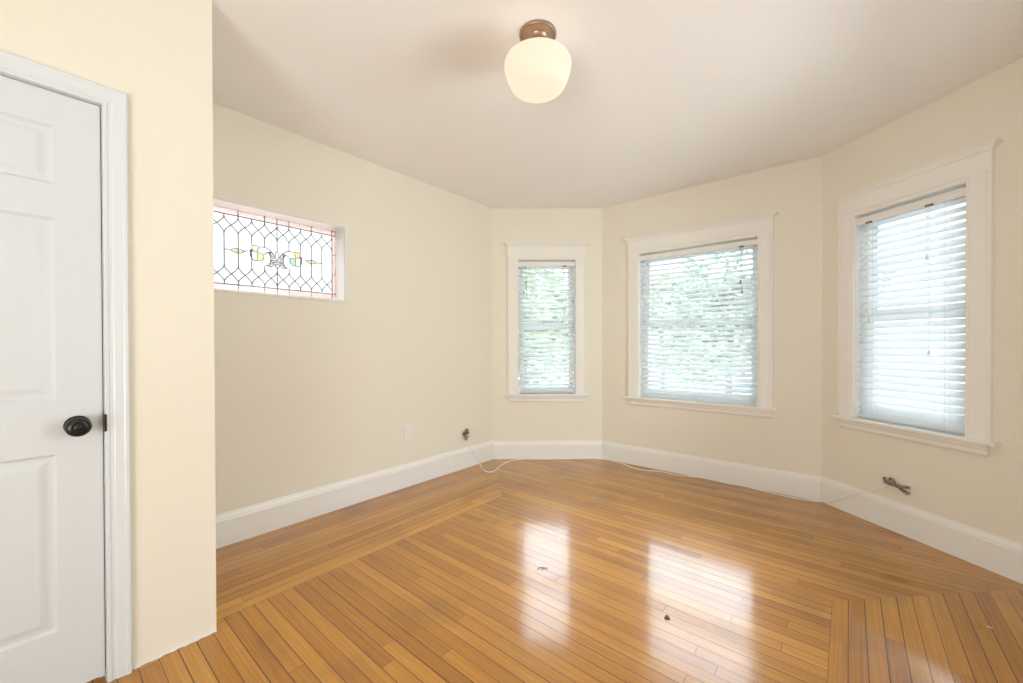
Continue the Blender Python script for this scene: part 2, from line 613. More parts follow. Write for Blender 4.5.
def floor_mesh():
    bm = bmesh.new()
    uvl = bm.loops.layers.uv.new('UVMap')

    def poly(pts, fn, mi):
        vs_ = [bm.verts.new((x, y, 0)) for x, y in pts]
        f = bm.faces.new(vs_)
        f.material_index = mi
        for lp in f.loops:
            lp[uvl].uv = fn(lp.vert.co.x, lp.vert.co.y)

    along = lambda x0: (lambda x, y: (y, x - x0))
    across = lambda x, y: (x, y - YM)
    e = .06
    xl, yb, xr = XL - e, 3.827 + e, XR + e
    p = .0572
    # main field + bay
    poly([(XS, YR - .62), (XF, YR - .62), (XF, YM), (xr, YM + xr - XF), (xr, yb), (xl, yb), (xl, YM + XS - xl), (XS, YM)], across, 0)
    # left border: strips and the rest
    poly([(XS - p, YR - .62), (XS, YR - .62), (XS, YM), (XS - p, YM + p)], along(XS), 2)
    poly([(XS - 2 * p, YR - .62), (XS - p, YR - .62), (XS - p, YM + p), (XS - 2 * p, YM + 2 * p)], along(XS), 1)
    poly([(xl, YR - .62), (XS - 2 * p, YR - .62), (XS - 2 * p, YM + 2 * p), (xl, YM + XS - xl)], along(XS), 0)
    # right border
    poly([(XF, YR - .62), (XF + p, YR - .62), (XF + p, YM + p), (XF, YM)], along(XF), 2)
    poly([(XF + p, YR - .62), (xr, YR - .62), (xr, YM + xr - XF), (XF + p, YM + p)], along(XF), 0)
    bm.normal_update()
    for f in bm.faces:
        if f.normal.z < 0:
            f.normal_flip()
    me = bpy.data.meshes.new('floor')
    bm.to_mesh(me)
    bm.free()
    for mm in (M['floor'], M['floor_light'], floor_mat('header_strip', 1.08, (1, 1.05, 1), seed=23)):
        me.materials.append(mm)
    o = bpy.data.objects.new('floor', me)
    COL.objects.link(o)
    o['kind'] = 'structure'


floor_mesh()
mb = MB()
mb.prism([(XL - .2, -.25), (XR + .2, -.25), (XR + .2, -.001), (XL - .2, -.001)], YR - .7, 4.02)
mb.build('floor_slab', M['dark'], kind='structure')
mb = MB()
cp = [(XL - T, YR - .12), (XR + T, YR - .12), (XR + T, D[1] + .08), (C_[0] + .08, C_[1] + T), (B[0] - .08, B[1] + T), (XL - T, A[1] + .08)]
k = len(cp)
mb.add([(x, y, H) for x, y in cp] + [(x, y, H + .12) for x, y in cp],
       [tuple(range(k)), tuple(range(2 * k - 1, k - 1, -1))] + [(i, (i + 1) % k, (i + 1) % k + k, i + k) for i in range(k)])
mb.build('ceiling', M['ceiling'], kind='structure')

# baseboards
BASE = [(0, 0), (.019, 0), (.019, .142), (.0165, .150), (.0165, .156), (.013, .164), (.009, .172), (.007, .180), (0, .181)]


def baseboard(name, P, Q, t0, t1, h=1.0):
    L, a = frame_of(P, Q)
    mb = MB()
    m0, m1 = math.tan(t0 / 2), math.tan(t1 / 2)
    mb.sweep(BASE, [lambda t, z: (m0 * t, -t, z * h), lambda t, z: (L - m1 * t, -t, z * h)])
    o = mb.build(name, M['trim'], kind='structure')
    o.location = (P[0], P[1], 0)
    o.rotation_euler = (0, 0, a)


baseboard('baseboard_left', LA, A, math.pi / 2, tA, 1.06)
baseboard('baseboard_bay_left', A, B, tA, tB)
baseboard('baseboard_bay_center', B, C_, tB, tC)
baseboard('baseboard_bay_right', C_, D, tC, tD, 1.04)
baseboard('baseboard_right', D, (XR, YR), tD, math.pi / 2)


# ------------------------------------------------------------------ windows and blinds
def window(name, P, Q, s0, s1, c0, c1, k0, k1):
    """opening s0..s1, casing outer c0..c1, cap/stool outer k0..k1, all along the wall"""
    L, a = frame_of(P, Q)
    d = Vector((math.cos(a), math.sin(a)))
    sm = (s0 + s1) / 2
    root = empty(name, (P[0] + d.x * sm, P[1] + d.y * sm, 0), a, kind='structure')
    s0, s1, c0, c1, k0, k1 = [v_ - sm for v_ in (s0, s1, c0, c1, k0, k1)]
    zh = 2.090                                     # underside of the head casing
    # side casings: flat board with a bead at each edge
    prof = [(0, 0), (0, .017), (.004, .020), (.012, .020), (.015, .0165), (.019, .0165), (.022, .019),
            (.090, .019), (.093, .0165), (.097, .0165), (.100, .023), (.112, .023), (.115, .020), (.115, 0)]
    wl_, wr_ = (s0 - c0) / .115, (c1 - s1) / .115
    mb = MB()
    mb.sweep(prof, [lambda w_, t_: (s0 - w_ * wl_, -t_, ZB + .007), lambda w_, t_: (s0 - w_ * wl_, -t_, zh)])
    mb.build('side_casing', M['casing'], root)
    mb = MB()
    mb.sweep(prof, [lambda w_, t_: (s1 + w_ * wr_, -t_, ZB + .007), lambda w_, t_: (s1 + w_ * wr_, -t_, zh)])
    mb.build('side_casing', M['casing'], root)
    mb = MB()
    mb.box(c0 - .002, c1 + .002, -.024, 0, zh, 2.194)
    mb.box(s0, s1, -.018, .0, ZT - .003, zh)
    mb.build('head_casing', M['casing'], root, bevel=.0015)
    # crown cap, mitred returns
    cap = [(0, 2.192), (.024, 2.192), (.030, 2.194), (.030, 2.199), (.034, 2.203), (.038, 2.211), (.044, 2.217), (.052, 2.220), (.052, 2.231), (0, 2.233)]
    mb = MB()
    mb.sweep(cap, [lambda t_, z_: (c0 - max(0, t_ - .024) * (c0 - k0) / .028, 0, z_),
                   lambda t_, z_: (c0 - max(0, t_ - .024) * (c0 - k0) / .028, -t_, z_),
                   lambda t_, z_: (c1 + max(0, t_ - .024) * (k1 - c1) / .028, -t_, z_),
                   lambda t_, z_: (c1 + max(0, t_ - .024) * (k1 - c1) / .028, 0, z_)])
    mb.build('cap_moulding', M['casing'], root)
    mb = MB()
    mb.box(k0, k1, -.052, .0, ZB - .014, ZB + .007)
    mb.box(s0, s1, 0, .12, ZB - .014, ZB + .007)
    mb.build('stool', M['casing'], root, bevel=.004)
    ap = [(0, ZB - .014), (.022, ZB - .014), (.022, ZB - .040), (.017, ZB - .046), (.017, ZB - .066), (.010, ZB - .078), (0, ZB - .078)]
    mb = MB()
    mb.sweep(ap, [lambda t_, z_: (c0 + .012, -t_, z_), lambda t_, z_: (c1 - .012, -t_, z_)])
    mb.build('apron', M['casing'], root)
    # jamb lining and stops
    mb = MB()
    mb.box(s0, s0 + .004, 0, T, ZB + .007, ZT)
    mb.box(s1 - .004, s1, 0, T, ZB + .007, ZT)
    mb.box(s0 + .004, s1 - .004, 0, T, ZT - .006, ZT)
    mb.box(s0 + .012, s0 + .03, .066, .080, ZB + .007, ZT - .012)
    mb.box(s1 - .03, s1 - .012, .066, .080, ZB + .007, ZT - .012)
    mb.box(s0, s1, .10, T + .04, ZB - .04, ZB - .012)
    mb.build('jamb', M['casing'], root)
    zm = 1.375
    a0, a1 = s0 + .012, s1 - .012

    def sash(nm_, y0, y1, z0, z1, bot, top):
        st = .048
        mb = MB()
        mb.box(a0, a0 + st, y0, y1, z0, z1)
        mb.box(a1 - st, a1, y0, y1, z0, z1)
        mb.box(a0 + st, a1 - st, y0, y1, z0, z0 + bot)
        mb.box(a0 + st, a1 - st, y0, y1, z1 - top, z1)
        f_ = mb.build(nm_, M['vinyl'], root, bevel=.002)
        g_ = MB()
        ym = (y0 + y1) / 2
        g_.box(a0 + st - .004, a1 - st + .004, ym - .002, ym + .002, z0 + bot - .004, z1 - top + .004)
        g_.build('glass', M['glass'], f_)
    sash('lower_sash', .081, .109, ZB + .007, zm + .018, .065, .036)
    sash('upper_sash', .111, .139, zm - .018, ZT - .012, .036, .05)
    mb = MB()
    mb.tube([(-.03, .095, zm + .02), (-.01, .09, zm + .026), (.01, .09, zm + .026), (.03, .095, zm + .02)], .006, 8)
    mb.build('sash_lock', M['plate'], root)
    return root


def blind(name, P, Q, s0, s1, tilt, zbot, label, pitch=.0440, top=2.048, wand=None, pulls=()):
    L, a = frame_of(P, Q)
    d = Vector((math.cos(a), math.sin(a)))
    sm = (s0 + s1) / 2
    root = empty(name, (P[0] + d.x * sm, P[1] + d.y * sm, zbot), a, label, 'window blind',
                 group='white slatted blinds in the bay windows')
    x0, x1 = s0 - sm + .005, s1 - sm - .005
    Z = lambda z: z - zbot
    yc = .034
    mb = MB()
    # head rail with a shaped valance in front
    mb.box(x0, x1, .012, .062, Z(top - .045), Z(top))
    hr = mb.build('head_rail', M['slat'], root, bevel=.0015)
    mb = MB()
    vp = [(.012, top - .048), (.006, top - .047), (.004, top - .040), (.006, top - .036), (.006, top - .012), (.003, top - .008), (.003, top - .001), (.012, top)]
    mb.sweep(vp, [lambda y_, z_: (x0, y_, Z(z_)), lambda y_, z_: (x1, y_, Z(z_))])
    mb.build('valance', M['casing'], root)
    # slats
    zt = top - .064
    zb = zbot + .034
    cnt = int((zt - zb) / pitch) + 1
    step = (zt - zb) / (cnt - 1)
    mb = MB()
    w_ = .050
    rnd = random.Random(int(s1 * 1000))
    for i in range(cnt):
        zc = zb + i * step
        tl = tilt + rnd.uniform(-.015, .015)
        sec = []
        for u_ in (-.5, -.25, 0, .25, .5):
            yy = u_ * w_
            bow = .0026 * (1 - (2 * u_) ** 2)
            sec.append((yy, bow))
        ring = [(y_, z_ + .0013) for y_, z_ in sec] + [(y_, z_ - .0013) for y_, z_ in sec[::-1]]
        ca, sa = math.cos(tl), math.sin(tl)       # room edge (negative y) sits lower
        ring = [(yc + y_ * ca - z_ * sa, zc + y_ * sa + z_ * ca) for y_, z_ in ring]
        dz = rnd.uniform(-.0012, .0012)
        mb.sweep(ring, [lambda y_, z_: (x0 + .003, y_, Z(z_)), lambda y_, z_: (x1 - .003, y_, Z(z_ + dz))])
    mb.build('slats', M['slat'], root, smooth=True)
    mb = MB()
    mb.box(x0 + .003, x1 - .003, yc - .025, yc + .025, 0.0, .016)
    mb.build('bottom_rail', M['slat'], root, bevel=.003)
    # ladder cords
    n_l = 3 if x1 - x0 > .8 else 2
    for i in range(n_l):
        x = x0 + .10 + (x1 - x0 - .20) * i / (n_l - 1)
        mb = MB()
        for yy in (yc - .027, yc + .027):
            mb.tube([(x, yy, Z(zt + .03)), (x, yy, .008)], .0009, 5)
        mb.tube([(x + .012, yc - .003, Z(top - .05)), (x + .012, yc - .003, .01)], .0009, 5)
        mb.build('ladder_cord', M['cord'], root)
    if wand:
        x, ln = wand
        x -= sm
        mb = MB()
        mb.tube([(x, .0, Z(top - .05)), (x + .004, -.004, Z(top - .11)), (x + .016, -.006, Z(top - .07 - ln))], .0032, 8)
        mb.build('tilt_wand', M['wand'], root)
    for (x, lens, mat) in pulls:
        x -= sm
        for i, ln in enumerate(lens):
            xx = x + i * .012
            mb = MB()
            mb.tube([(xx, -.0005, Z(top - .046)), (xx + .002, -.004, Z(top - .12)), (xx + .001, -.004, Z(top - .066 - ln))], .0012, 6)
            c_ = mb.build('pull_cord', M[mat], root)
            mb = MB()
            zz_ = Z(top - .066 - ln)
            mb.lathe([(.002, zz_ + .002), (.005, zz_ - .006), (.007, zz_ - .026), (.0055, zz_ - .032), (.001, zz_ - .033)], 12, Matrix.Translation((xx + .001, -.004, 0)))
            mb.build('tassel', M[mat], c_)
        mb = MB()
        mb.box(x - .012, x + .026, .0, .008, Z(top - .052), Z(top - .040))
        mb.build('cord_lock', M['clip'], root)
    return root


window('window_1', A, B, W1['s0'], W1['s1'], .163, .968, .130, 1.012)
window('window_2', B, C_, W2['s0'], W2['s1'], .292, 1.503, .256, 1.536)
window('added_window', D, (XR, YR), .45, 1.45, .335, 1.565, .30, 1.60)  # unseen window added for the side fill lamp to shine through
window('window_3', C_, D, W3['s0'], W3['s1'], .135, .947, .104, .980)

R = math.radians
blind('window_blind', A, B, W1['s0'], W1['s1'], R(33), .686,
      'narrow white blind with a thin grey wand in the bay window nearest the stained glass',
      wand=(.345, .34), pulls=((.745, (.05,), 'clip'),))
blind('window_blind', B, C_, W2['s0'], W2['s1'], R(34), .712,
      'wide white blind with open slats in the middle bay window, trees showing through it',
      pulls=((1.27, (.26, .34), 'wand'),))
blind('window_blind', C_, D, W3['s0'], W3['s1'], R(50), .684,
      'white blind with mostly closed slats above the mottled cable bundle',
      pulls=((.655, (.27, .83), 'cord'), (.318, (.55, .62), 'cord')))


# ------------------------------------------------------------------ stained glass window in the left wall
win4 = empty('window_4', (XL, SGY0, SGZ0), math.pi / 2, kind='structure')
SW, SH = SGY1 - SGY0, SGZ1 - SGZ0
bead = [(0, -.002), (0, .010), (.004, .013), (.010, .013), (.013, .009), (.013, -.002)]
mb = MB()
mb.sweep(bead, [lambda w_, t_: (-w_, -t_, -w_), lambda w_, t_: (-w_, -t_, SH + w_),
                lambda w_, t_: (SW + w_, -t_, SH + w_), lambda w_, t_: (SW + w_, -t_, -w_)], closed=True)
mb.build('edge_bead', M['trim'], win4)
mb = MB()                                             # white lining of the deep opening
mb.box(0, .006, 0, T, 0, SH)
mb.box(SW - .006, SW, 0, T, 0, SH)
mb.box(.006, SW - .006, 0, T, 0, .006)
mb.box(.006, SW - .006, 0, T, SH - .006, SH)
mb.build('jamb', M['trim'], win4)

sg = empty('stained_glass_panel', (XL - .13, (SGY0 + SGY1) / 2, SGZ0 + .006), math.pi / 2,
           'leaded stained glass panel with a fleur-de-lis, leaves and pink border in the long recessed window', 'stained glass')
SX, SB, ST, STOP = SW / 2 - .006, .050, .484, SH - .012   # half width, inner bottom, inner top, full height
IX = .3775
cw = .0755
mb = MB()
mb.box(-SX, SX, .000, .003, 0, STOP, 0)
mb.build('clear_glass', M['g_clear'], sg)
mb = MB()
for (x0, x1, z0, z1) in ((-SX, SX, 0, SB), (-SX, SX, ST, STOP), (-SX, -IX, SB, ST), (IX, SX, SB, ST)):
    mb.box(x0, x1, -.003, .004, z0, z1)
mb.build('border_glass', M['g_pink'], sg)


def smooth_loop(pts, closed=True, it=2):
    """Chaikin corner cutting"""
    for _ in range(it):
        out = []
        n_ = len(pts)
        rng = range(n_) if closed else range(n_ - 1)
        if not closed:
            out.append(pts[0])
        for i in rng:
            p, q = pts[i], pts[(i + 1) % n_]
            out.append((p[0] * .75 + q[0] * .25, p[1] * .75 + q[1] * .25))
            out.append((p[0] * .25 + q[0] * .75, p[1] * .25 + q[1] * .75))
        if not closed:
            out.append(pts[-1])
        pts = out
    return pts


lead = MB()


def came(pts, w_=.0034):
    lead.tube([(x, -.004, z) for x, z in pts], w_, 6)


def piece(name, pts, mat, it=1):
    """a coloured pane and its lead outline, for the right side; mirrored by the caller"""
    pts = smooth_loop(pts, True, it)
    g_ = MB()
    g_.prism(pts, -.004, .005)
    g_.build(name, M[mat], sg)
    came(pts + [pts[0]], .0026)


Z0 = .007
mir = lambda pts: [(-x, z) for x, z in pts]
up = lambda pts: [(x, z + Z0) for x, z in pts]
leafp = up([(.166, .270), (.190, .262), (.210, .268), (.229, .272), (.250, .268), (.277, .259), (.250, .248), (.229, .243), (.208, .248), (.190, .262)])
yel = up([(.100, .306), (.150, .312), (.150, .281), (.139, .268), (.120, .268), (.117, .289)])
grn = up([(.079, .256), (.097, .266), (.116, .267), (.120, .255), (.121, .211), (.097, .215), (.082, .231)])
side = up([(.017, .240), (.019, .260), (.035, .282), (.057, .280), (.043, .272), (.032, .256), (.029, .240)])
low = up([(.015, .212), (.025, .193), (.040, .184), (.073, .190), (.048, .196), (.030, .211)])
piece('leaf_pane', leafp, 'g_olive', 1)
piece('leaf_pane', mir(leafp), 'g_olive', 1)
piece('petal_pane', yel, 'g_yellow')
piece('petal_pane', mir(yel), 'g_cream')
piece('petal_pane', grn, 'g_green')
piece('petal_pane', mir(grn), 'g_lime')
piece('fleur_pane', side, 'g_lilac')
piece('fleur_pane', mir(side), 'g_lilac')
piece('fleur_pane', low, 'g_pink')
piece('fleur_pane', mir(low), 'g_pink')
piece('fleur_pane', up([(0, .302), (.013, .272), (.011, .246), (0, .234), (-.011, .246), (-.013, .272)]), 'g_lilac')
piece('fleur_pane', up([(0, .208), (.012, .205), (.015, .193), (0, .176), (-.015, .193), (-.012, .205)]), 'g_pink')
piece('fleur_pane', up([(-.034, .217), (.034, .217), (.034, .231), (-.034, .231)]), 'g_clear', 0)
for f_ in (lambda q: q, mir):
    for ln in (((.277, .259), (.302, .259)), ((.150, .281), (.158, .274), (.160, .255), (.156, .230), (.146, .216), (.121, .211)),
               ((.019, .260), (.032, .283), (.057, .303), (.080, .310), (.100, .306)), ((.037, .278), (.060, .280), (.078, .260)),
               ((.054, .278), (.041, .260), (.037, .230), (.048, .196)), ((.150, .281), (.166, .270))):
        came(f_(smooth_loop(up(list(ln)), False, 2)))
DD = .105
z_t0, z_t1 = ST - .012, ST - .012 - DD
z_b0, z_b1 = SB + .012, SB + .012 + DD


def vline(x, segs):
    for a_, b_ in segs:
        came([(x, a_), (x, b_)], .0032)


for kx in range(-5, 6):
    x = kx * cw
    if abs(kx) < 5:
        vline(x, ((ST, z_t0), (SB, z_b0)))
        if kx == 0:
            vline(x, ((z_t0, .308), (z_b0, .184)))
        elif abs(kx) == 1:
            vline(x, ((z_t1, .316), (z_b1, .195)))
        elif abs(kx) == 2:
            vline(x, ((z_t1, .318), (z_b1, .285)))
        else:
            vline(x, ((z_t1, z_b1),))
    for sgn in (-1, 1):
        if abs(kx + sgn) > 5:
            continue
        pt_, pb_ = [], []
        for i in range(11):
            t_ = i / 10
            e_ = (1 - math.cos(math.pi * t_)) / 2
            e_ = .9 * e_ + .1 * t_
            pt_.append((x + sgn * cw * e_, z_t0 - DD * t_))
            pb_.append((x + sgn * cw * e_, z_b0 + DD * t_))
        came(pt_, .0032)
        came(pb_, .0032)
for z in (SB, ST):
    came([(-SX, z), (SX, z)])
for x in (-IX, IX):
    came([(x, 0), (x, STOP)])
for kx in (-3, -1, 0, 1, 3):
    came([(kx * cw, ST), (kx * cw, STOP)], .003)
    came([(kx * cw, 0), (kx * cw, SB)], .0022)
for fz in (1 / 3, 2 / 3):
    for sgn in (-1, 1):
        z = SB + (ST - SB) * fz
        came([(sgn * IX, z), (sgn * SX, z)], .0022)
mb2 = lead
mb2.build('lead_came', M['lead'], sg)

# ------------------------------------------------------------------ door in the near left wall (faces the room, +x)
LD, AD = frame_of((XD, YR), (XD, YE))
door = empty('door_1', (XD, (DY0 + DY1) / 2, 0), math.pi / 2, kind='structure')
dx0, dx1 = DY0 - (DY0 + DY1) / 2, DY1 - (DY0 + DY1) / 2
hw = .381
LZ0, LZ1 = .026, 2.020
panels = []
for xa, xb in ((-hw + .108, -.052), (.052, hw - .108)):
    for za, zb_ in ((.237, .826), (1.006, 1.606), (1.717, 1.910)):
        panels.append((xa, xb, za, zb_))


def door_leaf():
    mb = MB()
    xs = sorted({-hw, hw} | {p[0] for p in panels} | {p[1] for p in panels})
    zs = sorted({LZ0, LZ1} | {p[2] for p in panels} | {p[3] for p in panels})
    for i in range(len(xs) - 1):
        for j in range(len(zs) - 1):
            cx, cz = (xs[i] + xs[i + 1]) / 2, (zs[j] + zs[j + 1]) / 2
            if any(p[0] < cx < p[1] and p[2] < cz < p[3] for p in panels):
                continue
            mb.add([(xs[i], 0, zs[j]), (xs[i + 1], 0, zs[j]), (xs[i + 1], 0, zs[j + 1]), (xs[i], 0, zs[j + 1])], [(0, 1, 2, 3)])
    for xa, xb, za, zb_ in panels:
        rings = [(0, 0), (.004, .004), (.009, .0085), (.016, .0085), (.022, .0075), (.036, .0025), (.040, .0015)]
        pr = None
        for ins, dep in rings:
            q = [(xa + ins, dep, za + ins), (xb - ins, dep, za + ins), (xb - ins, dep, zb_ - ins), (xa + ins, dep, zb_ - ins)]
            if pr:
                mb.add(pr + q, [(i, (i + 1) % 4, (i + 1) % 4 + 4, i + 4) for i in range(4)])
            pr = q
        mb.add(pr, [(0, 1, 2, 3)])
    th = .035
    mb.add([(-hw, 0, LZ0), (hw, 0, LZ0), (hw, 0, LZ1), (-hw, 0, LZ1), (-hw, th, LZ0), (hw, th, LZ0), (hw, th, LZ1), (-hw, th, LZ1)],
           [(4, 7, 6, 5), (0, 4, 5, 1), (1, 5, 6, 2), (2, 6, 7, 3), (3, 7, 4, 0)])
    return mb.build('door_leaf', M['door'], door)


leaf = door_leaf()
leaf.location = (0, .004, 0)
kx_, kz_ = hw - .061, .915
mb = MB()
RM = Matrix.Translation((kx_, 0, kz_)) @ Matrix.Rotation(math.pi / 2, 4, 'X')
mb.lathe([(.0325, 0), (.0325, .003), (.030, .006), (.024, .008), (.016, .009), (.012, .012), (.0115, .03), (.013, .034)], 40, RM)
mb.build('rosette', M['bronze'], leaf, smooth=True)
mb = MB()
mb.lathe([(.012, .030), (.018, .034), (.026, .040), (.0305, .048), (.0315, .054), (.030, .060), (.0265, .064), (.0255, .063), (.022, .0655), (.017, .067), (.0155, .0655),
          (.012, .0655), (.0105, .0675), (.006, .069), (.001, .0692)], 40, RM)
mb.build('door_knob', M['bronze'], leaf, smooth=True)
# jamb, stop and strike
mb = MB()
mb.box(dx0 + .0005, dx0 + .002, 0, .12, 0, DZ)
mb.box(dx1 - .002, dx1 - .0005, 0, .12, 0, DZ)
mb.box(dx0 + .002, dx1 - .002, 0, .12, DZ - .0025, DZ - .001)
mb.box(dx0 + .002, dx0 + .016, .041, .075, 0, DZ - .003)
mb.box(dx1 - .016, dx1 - .002, .041, .075, 0, DZ - .003)
mb.box(dx0 + .016, dx1 - .016, .041, .075, DZ - .016, DZ - .003)
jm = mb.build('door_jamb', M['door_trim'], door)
mb = MB()
mb.box(dx1 - .0035, dx1 + .004, -.0165, .004, kz_ - .030, kz_ + .030)
mb.build('strike_plate', M['bronze'], jm, bevel=.002)
# casing
prof = [(0, 0), (0, .010), (.003, .013), (.010, .013), (.014, .0105), (.022, .0105), (.026, .013), (.048, .0155), (.052, .0175), (.060, .0175), (.064, .014), (.064, 0)]
mb = MB()
mb.sweep(prof, [lambda w_, t_: (dx0 - w_, -t_, 0), lambda w_, t_: (dx0 - w_, -t_, DZ + w_),
                lambda w_, t_: (dx1 + w_, -t_, DZ + w_), lambda w_, t_: (dx1 + w_, -t_, 0)])
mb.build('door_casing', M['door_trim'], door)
# rough caulk line where the wall meets the boards
rnd = random.Random(4)
mb = MB()
pts = [(XD + .001 + rnd.uniform(0, .003), .236 + i * .0126, .003 + rnd.uniform(-.001, .004)) for i in range(21)]
mb.tube(pts, lambda t_: .004, 6)
mb.build('trim_1', M['trim'], kind='structure')

# ------------------------------------------------------------------ ceiling lamp
LX, LY = -1.091, 1.494
lamp = empty('ceiling_lamp', (LX, LY, H), 0, 'lit white glass shade on a bronze canopy hanging from the ceiling', 'ceiling light')
mb = MB()
mb.lathe([(.084, 0), (.084, -.008), (.081, -.013), (.076, -.013), (.072, -.009), (.068, -.010), (.056, -.021), (.050, -.022), (.046, -.030), (.038, -.034), (.036, -.076), (.052, -.080), (.053, -.094), (.045, -.095)], 56)
mb.build('canopy', M['canopy'], lamp, smooth=True)
mb = MB()
sp = [(.046, -.090), (.050, -.097), (.088, -.101), (.116, -.107), (.134, -.116), (.146, -.127), (.1515, -.140), (.152, -.152), (.1485, -.172), (.141, -.196),
      (.133, -.217), (.126, -.231), (.117, -.244), (.103, -.253), (.08, -.2585), (.05, -.2605), (.002, -.261)]
mb.lathe(sp, 64)
mb.build('lamp_shade', M['opal'], lamp, smooth=True)

# ------------------------------------------------------------------ outlet, cut wires, cable bundle, cable
ol = empty('wall_outlet', (XL, 2.033, .449), math.pi / 2, 'white duplex outlet low on the stained glass wall above the baseboard', 'outlet')
mb = MB()
mb.box(-.035, .035, -.006, 0, -.058, .058)
mb.build('cover_plate', M['plate'], ol, bevel=.003)
for zc in (-.021, .021):
    mb = MB()
    mb.lathe([(.0165, 0), (.0165, .002), (.015, .003), (.0005, .003)], 24, Matrix.Translation((0, -.006, zc)) @ Matrix.Rotation(math.pi / 2, 4, 'X'))
    rc = mb.build('receptacle', M['plate'], ol)
    mb = MB()
    mb.box(-.007, -.005, -.0095, -.0085, zc - .003, zc + .006)
    mb.box(.005, .007, -.0095, -.0085, zc - .003, zc + .006)
    mb.box(-.002, .002, -.0095, -.0085, zc - .011, zc - .007)
    mb.build('slots', M['slot'], rc)

ws = empty('cut_wire_ends', (XL, 2.682, .328), math.pi / 2, 'small dark tuft of cut wire ends poking out of the wall above the baseboard corner', 'wires')
mb = MB()
mb.lathe([(.017, 0), (.017, .004), (.012, .006), (.001, .006)], 16, Matrix.Rotation(math.pi / 2, 4, 'X'))
mb.build('hole_sleeve', M['slot'], ws)
rnd = random.Random(2)
for i in range(9):
    a_ = i * 2.4
    r_ = .008 + .003 * (i % 3)
    e_ = (math.cos(a_) * .026, -.030 - .008 * (i % 2), math.sin(a_) * .052)
    mid = (e_[0] * .6 + rnd.uniform(-.01, .01), -.030, e_[2] * .45 + rnd.uniform(-.01, .01))
    mb = MB()
    q = [(math.cos(a_) * .006, 0, math.sin(a_) * .006), mid, e_, (e_[0] * .9 + .006, e_[1] + .010, e_[2] * 1.08)]
    q2 = smooth_loop([(p[0], p[2]) for p in q], False, 2)
    ys = [0 + (-.034) * min(1, 2.2 * j / (len(q2) - 1)) for j in range(len(q2))]
    mb.tube([(p[0], y_, p[1]) for p, y_ in zip(q2, ys)], .0072, 8)
    mb.build('wire', M['mottled'], ws, smooth=True)

LCD, ACD = frame_of(C_, D)
dCD = Vector((math.cos(ACD), math.sin(ACD)))
nCD = Vector((math.sin(ACD), -math.cos(ACD)))       # into the room
bs = .516
cbn = empty('cable_bundle', (C_[0] + dCD.x * bs, C_[1] + dCD.y * bs, .292), ACD,
            'mottled brown cable bundle tied like a bow on the wall under the closed blind', 'cable bundle')


cbn.scale = (.96, 1, .95)


def strand(pts, r_, nm_='cable_loop'):
    xy = smooth_loop([(p[0], p[1]) for p in pts], False, 2)
    mb = MB()
    n_ = len(xy)
    mb.tube([(x, -.012 - .008 * math.sin(math.pi * i / (n_ - 1)) - .004 * (hash((round(pts[0][0], 3))) % 3), z) for i, (x, z) in enumerate(xy)], r_ * 1.45, 10, flat=.6)
    mb.build(nm_, M['mottled'], cbn, smooth=True)


strand([(-.074, .034), (-.066, .012), (-.060, .008), (-.064, .002)], .0068)
strand([(-.040, .040), (-.052, .020), (-.044, .010), (-.020, .006), (.012, .004), (.068, .014)], .0065)
strand([(-.040, .040), (-.022, .030), (-.010, .014), (.010, .000), (.035, -.016), (.062, -.030)], .0072)
strand([(-.066, .002), (-.040, .000), (-.015, .000), (.010, .002), (.040, .012), (.070, .012)], .0062)
strand([(-.058, .008), (-.034, .014), (-.028, .026), (-.012, .018), (.008, -.002), (.040, -.014), (.070, -.026)], .0060)
mb = MB()
mb.tube([(.008 + .011 * math.cos(i * .5236), -.018 - .012 * math.sin(i * .5236), .003 + .010 * math.cos(i * .5236)) for i in range(13)], .003, 6)
mb.build('tie', M['clip'], cbn)
mb = MB()
mb.lathe([(.010, 0), (.010, .012), (.001, .013)], 14, Matrix.Translation((.004, 0, .002)) @ Matrix.Rotation(math.pi / 2, 4, 'X'))
mb.build('wall_hook', M['slot'], cbn)

# white cable from the bundle down over the baseboard, along the bay, and up the left baseboard
P3 = lambda s, t, z: (C_[0] + dCD.x * s + nCD.x * t, C_[1] + dCD.y * s + nCD.y * t, z)
cab = [P3(.450, .014, .285), P3(.430, .024, .258), P3(.364, .028, .218), P3(.267, .030, .156), P3(.163, .030, .086), P3(.089, .030, .038), P3(.030, .030, .012),
       (-.150, 3.797, .0032), (-.283, 3.765, .0032), (-.477, 3.772, .0032), (-.640, 3.800, .0032), (-.734, 3.802, .004), (-.780, 3.794, .0034), (-.833, 3.803, .0032),
       (-1.015, 3.803, .0032), (-1.165, 3.751, .0032), (-1.344, 3.751, .0032), (-1.511, 3.692, .0032), (-1.724, 3.758, .0032), (-1.900, 3.796, .0032),
       (-1.985, 3.770, .0032), (-2.080, 3.706, .0032), (-2.393, 3.420, .0038), (-2.560, 3.274, .0038), (-2.634, 3.160, .0038), (-2.628, 3.038, .0038), (-2.589, 2.902, .0038), (-2.546, 2.790, .0038), (-2.552, 2.735, .0038),
       (-2.600, 2.725, .004), (-2.680, 2.765, .004), (-2.770, 2.832, .006), (-2.812, 2.850, .018), (-2.818, 2.806, .076), (-2.818, 2.762, .155), (-2.834, 2.748, .194), (-2.842, 2.744, .203)]


def catmull(pts, n_=6):
    out = []
    P = [Vector(p) for p in pts]
    for i in range(len(P) - 1):
        p0, p1, p2, p3 = P[max(i - 1, 0)], P[i], P[i + 1], P[min(i + 2, len(P) - 1)]
        for j in range(n_):
            t = j / n_
            out.append(.5 * ((2 * p1) + (p2 - p0) * t + (2 * p0 - 5 * p1 + 4 * p2 - p3) * t * t + (3 * p1 - p0 - 3 * p2 + p3) * t ** 3))
    out.append(P[-1])
    return out


